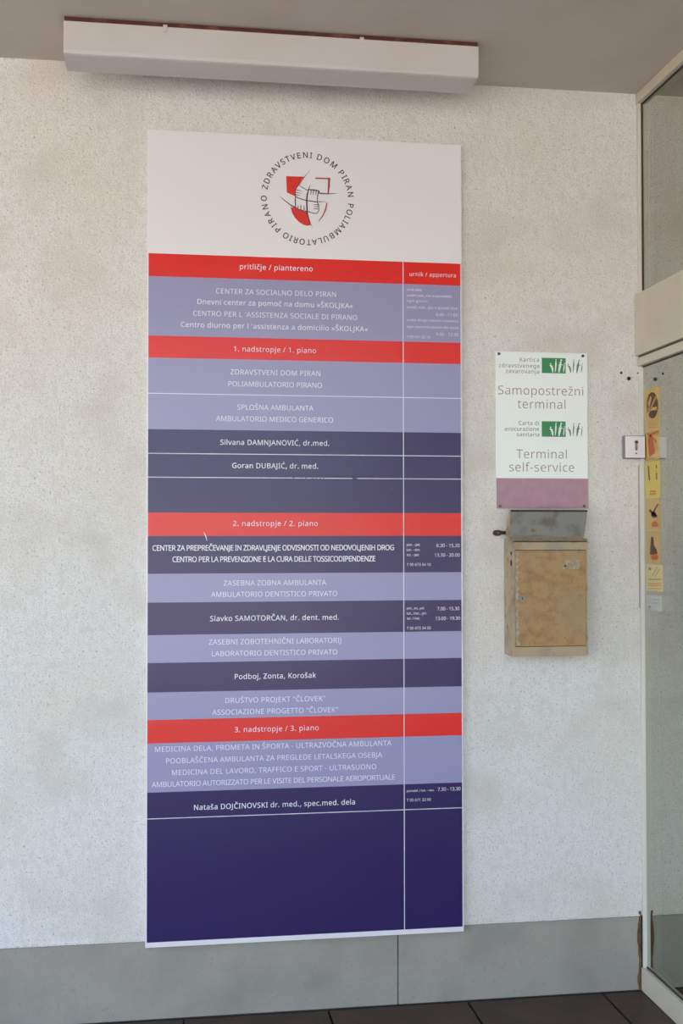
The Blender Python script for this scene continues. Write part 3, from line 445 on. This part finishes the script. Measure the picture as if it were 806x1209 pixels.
SM = [('urnik / appertura', 483.5, 538, 324.3, .0125), ('urnik dela:', 480, 498, 342, .008), ('uradni: pon., sre. in ponedeljek', 480, 533.5, 349.3, .008),
 ('ogni giorno', 480, 504.5, 355.3, .008), ('lunedi, mar., gio. e giovedi fisso', 480, 540, 363.2, .008), ('8.00 - 17.00', 514.5, 540, 371.7, .009),
 ('vsako drugo soboto v mesecu', 480, 540, 378.3, .008), ('ogni secondo sabato del mese', 480, 541, 386.2, .008), ('9.00 - 12.00', 514.5, 541, 394.7, .009),
 ('T 05 671 32 10', 480, 507.5, 398, .008),
 ('pon. - pet.', 480, 496, 643, .008), ('lun. - ven.', 480, 496, 649, .008), ('tor. - pet.', 480, 495, 655, .008), ('8.30 - 15.30', 515, 542.5, 644, .0105),
 ('13.30 - 20.00', 513, 542.5, 655.3, .0105), ('T 05 673 54 10', 480, 508.5, 666.5, .0085),
 ('pon., sre., pet.', 480, 501, 718, .008), ('lun., mer., gio.', 480, 503.5, 724, .008), ('tor. / mar.', 480, 496, 730, .008), ('7.00 - 15.30', 516, 542, 718.5, .0105),
 ('13.00 - 19.30', 514, 543, 730, .0105), ('T 05 673 34 55', 480, 508.5, 741.5, .0085),
 ('ponedel. / lun. - ven.', 480, 512.5, 933.3, .007), ('7.30 - 13.30', 516.5, 543.5, 931.5, .0105), ('T 05 671 32 60', 480, 508.5, 944.3, .0085)]
for body, u0, u1, v, cap in SM: line(body, u0, u1, v, cap, 0.0)
# a scratch and a smear left on the print
bm = bmesh.new(); add_stroke(bm, [at(u, v, YT) for u, v in ((240.5, 628.5), (242.6, 632.5), (244.3, 638.5))], [.001, .003, .0012], YT, .0002)
obj('scratch', finish(bm), WHITE, bd)
bm = bmesh.new()
for k in range(26):
    u = random.choice((random.uniform(340, 384), random.uniform(355, 382), random.uniform(386, 437))); v = 564.7+random.uniform(-2.6, 1.2)
    x, z = at(u, v, YT); add_cyl(bm, (x, BF-.0006, z), (0, 1, 0), random.uniform(.001, .0028), .0003, 7, sx=random.uniform(1, 3), sz=.7)
for k in range(5):
    x, z = at(random.uniform(461, 472), random.uniform(576, 581), YT); add_cyl(bm, (x, BF-.0006, z), (0, 1, 0), .0014, .0003, 7, sx=1.8, sz=.7)
tag(obj('smear', finish(bm), SMUDGE, bd), kind='stuff')['label'] = 'dark smear on the violet band'

# emblem: shield, four clasped hands, ring of capitals
def E10(x, y): return at(325+x/10.075, 195+y/10.075, BF)
em = bpy.data.objects.new('emblem', None); C.objects.link(em); em.parent = bd; ORG[em] = ORG[bd]
em['label'] = 'red shield and clasped hands emblem ringed by capitals'
for P_ in (((128,130),(345,138),(318,165),(285,220),(258,262),(240,300),(233,345),(240,372),(190,350),(135,322)),
           ((180,500),(240,505),(262,528),(300,535),(345,550),(380,555),(388,600),(400,650),(420,712),(380,722),(330,708),(280,675),(235,630),(200,570))):
    bm = bmesh.new(); add_poly(bm, [E10(*p) for p in P_], BF); obj('red_field', finish(bm), REDB, em)
px = .000266
for pts, ws in ((((475,155),(640,160)), [16, 16]), (((640,150),(636,250),(626,335)), [26, 24, 16]), (((612,445),(600,520),(565,600),(512,670)), [12, 17, 15, 8])):
    bm = bmesh.new(); add_stroke(bm, [E10(*p) for p in pts], [x*px for x in ws], BF); obj('shield_outline', finish(bm), REDD, em)
ST = [(((418,55),(370,110),(330,160),(290,220),(255,265)), [1, 4, 6, 6, 6]), (((280,235),(320,265),(370,295),(400,300)), [3, 6, 6, 5]),
 (((418,230),(395,290),(378,350),(372,420),(375,500),(380,580),(400,650),(440,745)), [2, 9, 13, 13, 13, 12, 9, 1]),
 (((395,290),(450,295),(515,305)), [7, 10, 10]), (((512,302),(525,335),(620,342),(745,334)), [10, 11, 9, 1]),
 (((515,310),(500,380),(497,440)), [9, 8, 6]), (((245,378),(310,405),(370,420),(480,437),(605,434)), [7, 8, 8, 9, 2]),
 (((240,370),(235,430),(240,490)), [8, 10, 9]), (((48,368),(110,420),(180,475),(240,505)), [1, 7, 10, 12]),
 (((240,497),(265,525),(300,530),(345,545),(380,550)), [8, 7, 7, 7, 7]), (((302,470),(304,522)), [5, 9]), (((340,482),(343,532)), [5, 9]), (((270,478),(268,518)), [5, 8]),
 (((255,262),(240,300),(235,340),(240,372)), [5, 7, 7, 7]), (((250,295),(320,312)), [8, 2]), (((245,325),(312,338)), [8, 2]), (((240,350),(300,364)), [8, 2]),
 (((425,298),(421,352)), [9, 4]), (((453,300),(450,357)), [9, 4]), (((485,300),(482,362)), [9, 4]),
 (((450,470),(512,470)), [3, 8]), (((455,495),(512,493)), [3, 8]), (((450,520),(508,520)), [3, 8]),
 (((497,440),(515,470),(516,540),(500,572),(460,575),(380,550)), [6, 7, 7, 7, 7, 7])]
bm = bmesh.new()
for k, (pts, ws) in enumerate(ST): add_stroke(bm, [E10(*p) for p in pts], [x*px*1.3 for x in ws], BF-.0003-.00002*(k % 5))
obj('hand_drawing', finish(bm), LETD, em)
cx, cz = at(363.1, 234.6, BF); _, cz2 = at(363.1, 183.2, BF); RAD = cz2-cz
bm = bmesh.new(); CAP = .0178; k = CAP/CAPH
def arc(body, a0, a1):
    adv = [glyph(c, .012)[0]+.03 for c in body]; tot = sum(adv)-adv[0]/2-adv[-1]/2; pos = -adv[0]/2
    for ch, ad in zip(body, adv):
        c = pos+ad/2; pos += ad; th = math.radians(a0+(a1-a0)*c/tot); g_ = glyph(ch, .012); m_ = (g_[3]+g_[4])/2
        def fn(x, y):            # local x runs clockwise along the ring, local z points outwards
            lx = (x-m_)*k; lz = (y-CAPH/2)*k
            return (cx+(RAD+lz)*math.cos(th)+lx*math.sin(th), YR, cz+(RAD+lz)*math.sin(th)-lx*math.cos(th))
        add_glyph(bm, ch, .012, fn)
arc('ZDRAVSTVENI', 167, 85.5); arc('DOM', 74, 53); arc('PIRAN', 39, 8); arc('POLIAMBULATORIO', -7, -120); arc('PIRANO', -133, -178)
obj('ring_lettering', bm, LETD, em)

# ------------------------------------------------------------------ small self-service terminal sign
SF = -.006
sg = empty('information_sign', (1.27, -.003, 1.576), 'small white sign with green logos and mauve foot above the rusty metal box', 'sign')
obj('panel', box(1.1155, 1.4265, SF, -.0015, 1.5755, 2.0875, .0012), SIGNW, sg)
obj('mauve_band', box(1.1160, 1.4260, SF-.0005, SF, 1.5765, 1.675), MAUVE, sg)
for u, v in ((588.7, 417.7), (687.6, 420.3), (590, 597.5), (689.3, 597.5)):
    x, z = at(u, v, SF); b_ = obj('screw', add_cyl(bmesh.new(), (x, SF-.0015, z), (0, 1, 0), .0048, .003, 16), SCREW, sg, smooth=False)
    obj('screw_slot', box(x-.0036, x+.0036, SF-.0033, SF-.0029, z-.0006, z+.0006), BLACK, b_)
def sline(body, u0, u1, v, cap, m, off=0.0):
    Y = SF-.0003; x0, _ = at(u0, v, Y); x1, _ = at(u1, v, Y); _, z = at((u0+u1)/2, v, Y)
    obj('lettering', text_bm(body, x0, x1, z, cap, Y, off), m, sg)
sline('Kartica', 613.5, 636, 424.6, .0128, SIGNG); sline('zdravstvenega', 588.8, 636.3, 431.6, .0128, SIGNG); sline('zavarovanja', 597, 636.3, 438.3, .0128, SIGNG)
sline('Samopostrežni', 588, 688.3, 461.2, .0285, SIGNL, -.006); sline('terminal', 610.8, 667.3, 477.2, .0285, SIGNL, -.006)
sline('Carta di', 612.3, 636, 499.5, .0128, SIGNG); sline('assicurazione', 595.5, 636, 506.3, .0128, SIGNG); sline('sanitaria', 610, 636.2, 512.9, .0128, SIGNG)
sline('Terminal', 609.5, 668.8, 536, .0285, SIGNL, -.006); sline('self-service', 601, 677.5, 551.6, .0285, SIGNL, -.006)
def figure_strokes(bm, dx, dy, Y, sc):
    G = lambda x, y: at(630+(x+dx)/10.08, 410+(y+dy)/10.08, Y)
    q = .00027*sc
    for pts, ws in ((((188,212),(212,226),(222,262),(226,300)), [8, 26, 24, 10]), (((262,158),(262,200),(258,250),(254,296)), [8, 20, 16, 6]),
                    (((322,165),(312,215),(304,262),(298,302)), [14, 32, 26, 10]), (((296,220),(318,205),(348,210)), [8, 12, 6]), (((362,205),(358,250),(352,296)), [8, 14, 6])):
        add_stroke(bm, [G(*p) for p in pts], [x*q for x in ws], Y, .0002)
    for x, y, r in ((200,198,9), (264,148,8), (326,152,11), (366,192,7)):
        a, b = G(x, y); add_cyl(bm, (a, Y-.0001, b), (0, 1, 0), r*q, .0002, 10)
for dy in (0, 755):
    x0, zt = at(639.3, 410+(125+dy)/10.08, SF); x1, zb = at(667.6, 410+(312+dy)/10.08, SF)
    lb = obj('logo', box(x0, x1, SF-.0004, SF, zb, zt), GREEN, sg)
    bm = bmesh.new(); figure_strokes(bm, 0, dy, SF-.0004, 1); obj('white_figures', finish(bm), SIGNW, lb)
    bm = bmesh.new(); figure_strokes(bm, 212, dy+5, SF-.0001, .8); obj('green_figures', finish(bm), GREEND, lb)

# ------------------------------------------------------------------ rusty metal box
MX0, MX1, MZ0, MZ1, MY = 1.1425, 1.388, 1.1065, 1.471, -.10
mb = empty('letter_box', ((MX0+MX1)/2, -.05, MZ0), 'rusty ochre metal letter box with its lid standing open, below the white sign', 'box')
th = .0025
bm = box(MX0, MX0+th, MY, -.001, MZ0, MZ1+.008); add_box(bm, MX1-th, MX1, MY, -.001, MZ0, MZ1+.008)
add_box(bm, MX0+th, MX1-th, MY+.001, -.001, MZ0, MZ0+th); add_box(bm, MX0+th, MX1-th, -.004, -.001, MZ0+th, MZ1+.008)
obj('body', bm, BOX, mb)
dx0, dz1 = at(607.8, 650, MY); dx1, dz0 = at(692, 762.3, MY); dx1 = min(dx1, MX1-.007)
bm = box(MX0+th, dx0-.001, MY, MY+.0025, MZ0, MZ1); add_box(bm, dx1+.001, MX1-th, MY, MY+.0025, MZ0, MZ1)
add_box(bm, dx0-.001, dx1+.001, MY, MY+.0025, MZ0, dz0-.0015); add_box(bm, dx0-.001, dx1+.001, MY, MY+.0025, dz1+.0018, MZ1)
obj('front_frame', bm, BOX, mb)
obj('inner_shadow_plate', box(dx0-.002, dx1+.002, MY+.008, MY+.009, dz0-.004, dz1+.004), RUSTE, mb)
dd = obj('door', box(dx0, dx1, MY-.0015, MY+.004, dz0, dz1, .001), DOOR, mb)
# flaked bare strip down the lock side, ragged edge
bm = bmesh.new(); n_ = 46; V0 = []
for i in range(n_+1):
    z_ = dz0+.004+(dz1-dz0-.008)*i/n_; wv = .007+.006*abs(math.sin(i*1.7)+.6*math.sin(i*.61+1))*random.uniform(.4, 1)
    V0.append((bm.verts.new((dx0+.0008, MY-.0016, z_)), bm.verts.new((dx0+.0008+wv, MY-.0016, z_))))
for (a_, b_), (c_, d_) in zip(V0, V0[1:]): bm.faces.new((a_, b_, d_, c_))
obj('flaked_edge', bm, FLAKE, dd)
x, z = at(616, 706.5, MY)
lk = add_cyl(bmesh.new(), (x, MY-.003, z), (0, 1, 0), .0105, .005, 24); obj('lock', lk, ZINC, dd, smooth=False)
obj('keyhole', box(x-.001, x+.001, MY-.006, MY-.0053, z-.004, z+.004), BLACK, dd)
x0, z1 = at(663.5, 661, MY); x1, z0 = at(684.3, 671.7, MY)
obj('name_plate', box(x0, x1, MY-.003, MY-.0014, z0, z1, .0005), FLAKE, dd)
x, z = at(666.5, 668.2, MY); obj('rivet', add_cyl(bmesh.new(), (x, MY-.0035, z), (0, 1, 0), .003, .003, 12), RUSTE, dd)
# top: sloping mouth between the lid's hinge and the front
bm = bmesh.new()
P = [(-.052, 1.4860), (MY, MZ1), (MY, MZ1-.003), (-.052, 1.4815)]
va = [bm.verts.new((MX0, y, z)) for y, z in P]; vb = [bm.verts.new((MX1, y, z)) for y, z in P]
for i in range(4): bm.faces.new((va[i-1], va[i], vb[i], vb[i-1]))
bm.faces.new(va); bm.faces.new(vb[::-1]); obj('top_plate', finish(bm), FLAKE, mb)
# the lid leans forward, with folded side flanges
LA, LB_ = (-.050, 1.4850), (-.080, 1.5670)
bm = bmesh.new()
def slab(bm, x0, x1, A, B, t):
    n = Vector((B[1]-A[1], -(B[0]-A[0]))).normalized()*t
    Q = [A, B, (B[0]+n.x, B[1]+n.y), (A[0]+n.x, A[1]+n.y)]
    va = [bm.verts.new((x0, y, z)) for y, z in Q]; vb = [bm.verts.new((x1, y, z)) for y, z in Q]
    for i in range(4): bm.faces.new((va[i-1], va[i], vb[i], vb[i-1]))
    bm.faces.new(va); bm.faces.new(vb[::-1])
slab(bm, MX0+.001, MX1+.006, LA, LB_, .002)
ld = obj('lid', finish(bm), ZINC, mb)
for xx in (MX0, MX1+.005):
    bm = bmesh.new(); Q = [(-.050, 1.485), (-.080, 1.567), (-.058, 1.571), (-.022, 1.492)]
    va = [bm.verts.new((xx, y, z)) for y, z in Q]; vb = [bm.verts.new((xx+.0025, y, z)) for y, z in Q]
    for i in range(4): bm.faces.new((va[i-1], va[i], vb[i], vb[i-1]))
    bm.faces.new(va); bm.faces.new(vb[::-1]); obj('flange', finish(bm), BOX, ld)
obj('rolled_edge', add_cyl(bmesh.new(), ((MX0+MX1)/2+.003, -.0815, 1.5675), (1, 0, 0), .0028, MX1-MX0+.007, 10), RUSTE, ld)
obj('hinge_rod', add_cyl(bmesh.new(), ((MX0+MX1)/2, -.053, 1.4865), (1, 0, 0), .003, MX1-MX0-.002, 10), ZINC, mb)
bm = bmesh.new()
for z_, r_ in ((1.4325, .0045), (1.402, .0075)): add_cyl(bm, (MX0-.0005, -.082, z_), (1, 0, 0), r_, .002, 12, sz=1.3)
obj('side_hole', bm, RUSTE, mb)

# rusty bolt stub left of the lid, and old screw holes near the glass
x, z = at(588, 629.2, -.01)
bt = empty('wall_bolt', (x, -.005, z), 'short rusty bolt stub in the wall left of the letter box lid', 'bolt')
bm = add_cyl(bmesh.new(), (x-.004, -.012, z), (0, 1, 0), .0095, .022, 14, sx=1.25); obj('stub', bm, RUSTE, bt)
add = add_cyl(bmesh.new(), (x-.004, -.0235, z), (0, 1, 0), .004, .002, 10); obj('tip', add, SCREW, bt)
obj('strap', box(x+.004, x+.026, -.010, -.001, z-.005, z+.006, .002), RUSTE, bt)
for u, v, r, lab in ((742, 447, .0065, 'larger black screw hole in the plaster above the key switch'),
                     (733, 440.3, .004, 'small dark screw hole, upper left of the two dark holes above key switch'),
                     (752.5, 440.5, .0028, 'faint tiny screw hole nearest the glass, above the key switch')):
    x, z = at(u, v, 0); bm = bmesh.new()
    add_cyl(bm, (x, -.0008, z), (0, 1, 0), r, .0016, 14)
    tag(obj('screw_hole', bm, BLACK if r > .003 else SCREW), lab, 'hole', 'old screw holes above the key switch')

# ------------------------------------------------------------------ key switch
ks = empty('key_switch', (1.579, -.015, 1.742), 'small white square key switch box on the wall beside the glass', 'switch')
K0, K1, KZ0, KZ1 = 1.5455, 1.6145, 1.7435, 1.8145
obj('housing', box(K0, K1, -.026, -.001, KZ0-.002, KZ1+.002, .002), STEEL, ks)
fp = obj('face_plate', box(K0+.001, K1-.001, -.0295, -.026, KZ0, KZ1, .0012), WHITE, ks)
x, z = at(750.8, 522, -.03)
bm = add_cyl(bmesh.new(), (x, -.031, z), (0, 1, 0), .0062, .004, 20); add_box(bm, x-.0038, x+.0038, -.032, -.029, z-.024, z)
add_cyl(bm, (x, -.0305, z-.024), (0, 1, 0), .0038, .003, 16)
obj('lock_cylinder', bm, STEEL, fp)
obj('keyhole', add_cyl(bmesh.new(), (x, -.0334, z), (0, 1, 0), .0042, .001, 16), BLACK, fp)
x, z = at(750.8, 535.3, -.03); obj('screw', add_cyl(bmesh.new(), (x, -.0302, z), (0, 1, 0), .0025, .002, 12), BLACK, fp)

# ------------------------------------------------------------------ stickers on the glass
XS = XG-.0004
def yz(u, v): return atx(u, v, XS)
ya = yz(761.8, 600)[0]; yb = yz(779.2, 600)[0]
def spoly(bm, pts, lift=.0003):            # polygon in sticker pixels
    a = [bm.verts.new((XS, *yz(u, v))) for u, v in pts]; b = [bm.verts.new((XS-lift, *yz(u, v))) for u, v in pts]
    bm.faces.new(b)
    for i in range(len(pts)): bm.faces.new((a[i-1], a[i], b[i], b[i-1]))
def sstroke(bm, pts, wd, lift=.0005):
    for (u0, v0), (u1, v1) in zip(pts, pts[1:]):
        d = Vector((u1-u0, v1-v0)).normalized(); q = Vector((-d.y*.55, d.x))*wd/2
        spoly(bm, [(u0+q.x, v0+q.y), (u1+q.x, v1+q.y), (u1-q.x, v1-q.y), (u0-q.x, v0-q.y)], lift)
def sticker(v0, v1, m, label, slope=3.5, ua=761.8, ub=779.2):
    z1 = yz(770, v0)[1]; z0 = yz(770, v1)[1]; y0, y1 = yz(ua, 600)[0], yz(ub, 600)[0]
    return tag(obj('sticker', box(XS, XG, y1, y0, z0, z1), m), label, 'sticker', 'stickers in a column on the glass door')
def disc(bm, u, v, ru, rv, lift=.0005, n=24, a0=0, a1=360):
    spoly(bm, [(u+ru*math.cos(math.radians(a0+(a1-a0)*i/n)), v+rv*math.sin(math.radians(a0+(a1-a0)*i/n))) for i in range(n)], lift)
def sprint(name, m, st, fn):
    bm = bmesh.new(); fn(bm); o = obj(name, finish(bm), m, st)
    if name.endswith('lines'): o['kind'] = 'stuff'
    return o
s1 = sticker(457.5, 508, YEL, 'tall yellow sticker with large dark round pictogram, top of the glass door column')
sprint('pictogram', BROWN, s1, lambda b: disc(b, 769.8, 478.5, 6.6, 15.5))
def f(b):
    spoly(b, [(764.6, 476), (768, 467), (769, 470), (766.6, 482)], .0007); sstroke(b, [(765, 489), (774.5, 468)], 2.2, .0007); spoly(b, [(765.2, 481.5), (775.5, 480.2), (775.2, 484), (765, 485)], .0007)
sprint('pictogram_gap', YEL, s1, f)
def rows(u0, u1, vs, wd=1.0):
    def g(b):
        for v in vs: spoly(b, [(u0, v-wd/2), (u1, v-wd/2), (u1, v+wd/2), (u0, v+wd/2)], .0005)
    return g
for v_ in (501, 504.5): sprint('print_line', ORANGE, s1, rows(765, 775, (v_,), .9))
s2 = sticker(508.5, 543, YEL, 'yellow sticker with red crossed hand mark, beside the key switch reflection')
sprint('red_mark', ORANGE, s2, lambda b: (sstroke(b, [(765, 520), (769, 512), (777, 508.8+1)], 3), sstroke(b, [(764.5, 512), (771, 517), (774, 522)], 3), spoly(b, [(764, 518), (770, 516), (773, 534), (766, 540)], .0004)))
s3 = sticker(544.5, 588, YELB, 'brightest yellow sticker with columns of small print, below the key switch')
sprint('print_lines', BROWN, s3, lambda b: (sstroke(b, [(765, 550), (766.5, 567)], 2.2), sstroke(b, [(774.5, 549), (774.8, 553)], 2), sstroke(b, [(774.8, 558), (775, 566)], 2)))
sprint('red_mark', ORANGE, s3, rows(767, 774, (580, 583), 1.6))
s4 = sticker(589, 626, YELP, 'faded yellow sticker with dark crossed pictogram, above the bottle pictogram one')
sprint('pictogram', BROWN, s4, lambda b: (sstroke(b, [(766.5, 602), (770, 606), (775.5, 610)], 3.5), sstroke(b, [(768.5, 609), (772, 603), (776.5, 595)], 2.2), disc(b, 771.5, 607.5, 2.6, 4)))
sprint('red_mark', ORANGE, s4, lambda b: disc(b, 773, 619, 4, 3.5))
s5 = sticker(626.3, 666, YELP, 'faded yellow sticker with dark bottle pictogram and red blot')
sprint('pictogram', BROWN, s5, lambda b: (spoly(b, [(768.4, 634), (771, 634), (771.8, 644), (775.3, 650), (775.8, 654), (767, 655), (767.6, 645)], .0005),))
sprint('red_mark', ORANGE, s5, lambda b: disc(b, 772.5, 658, 4.4, 3.5))
s6 = sticker(666.8, 697.5, CREAM, 'cream sticker with grey print and orange lines', ub=781.5)
sprint('print_lines', SIGNG, s6, lambda b: (disc(b, 767, 671.5, 1.6, 1.6), sstroke(b, [(770, 680), (776, 669)], .8), sstroke(b, [(773, 681), (778, 672)], .8), rows(765.5, 780, (684,), 1.2)(b)))
sprint('orange_lines', ORANGE, s6, rows(765, 781, (689, 691.3, 695), .8))
s7 = sticker(703, 720.3, PAPER, 'small greyish white sticker, lowest on the glass door', ub=780.5)
sprint('print_lines', SIGNG, s7, lambda b: (disc(b, 766.5, 716.5, 1.2, 1.6), rows(770, 778, (708, 712), .6)(b)))
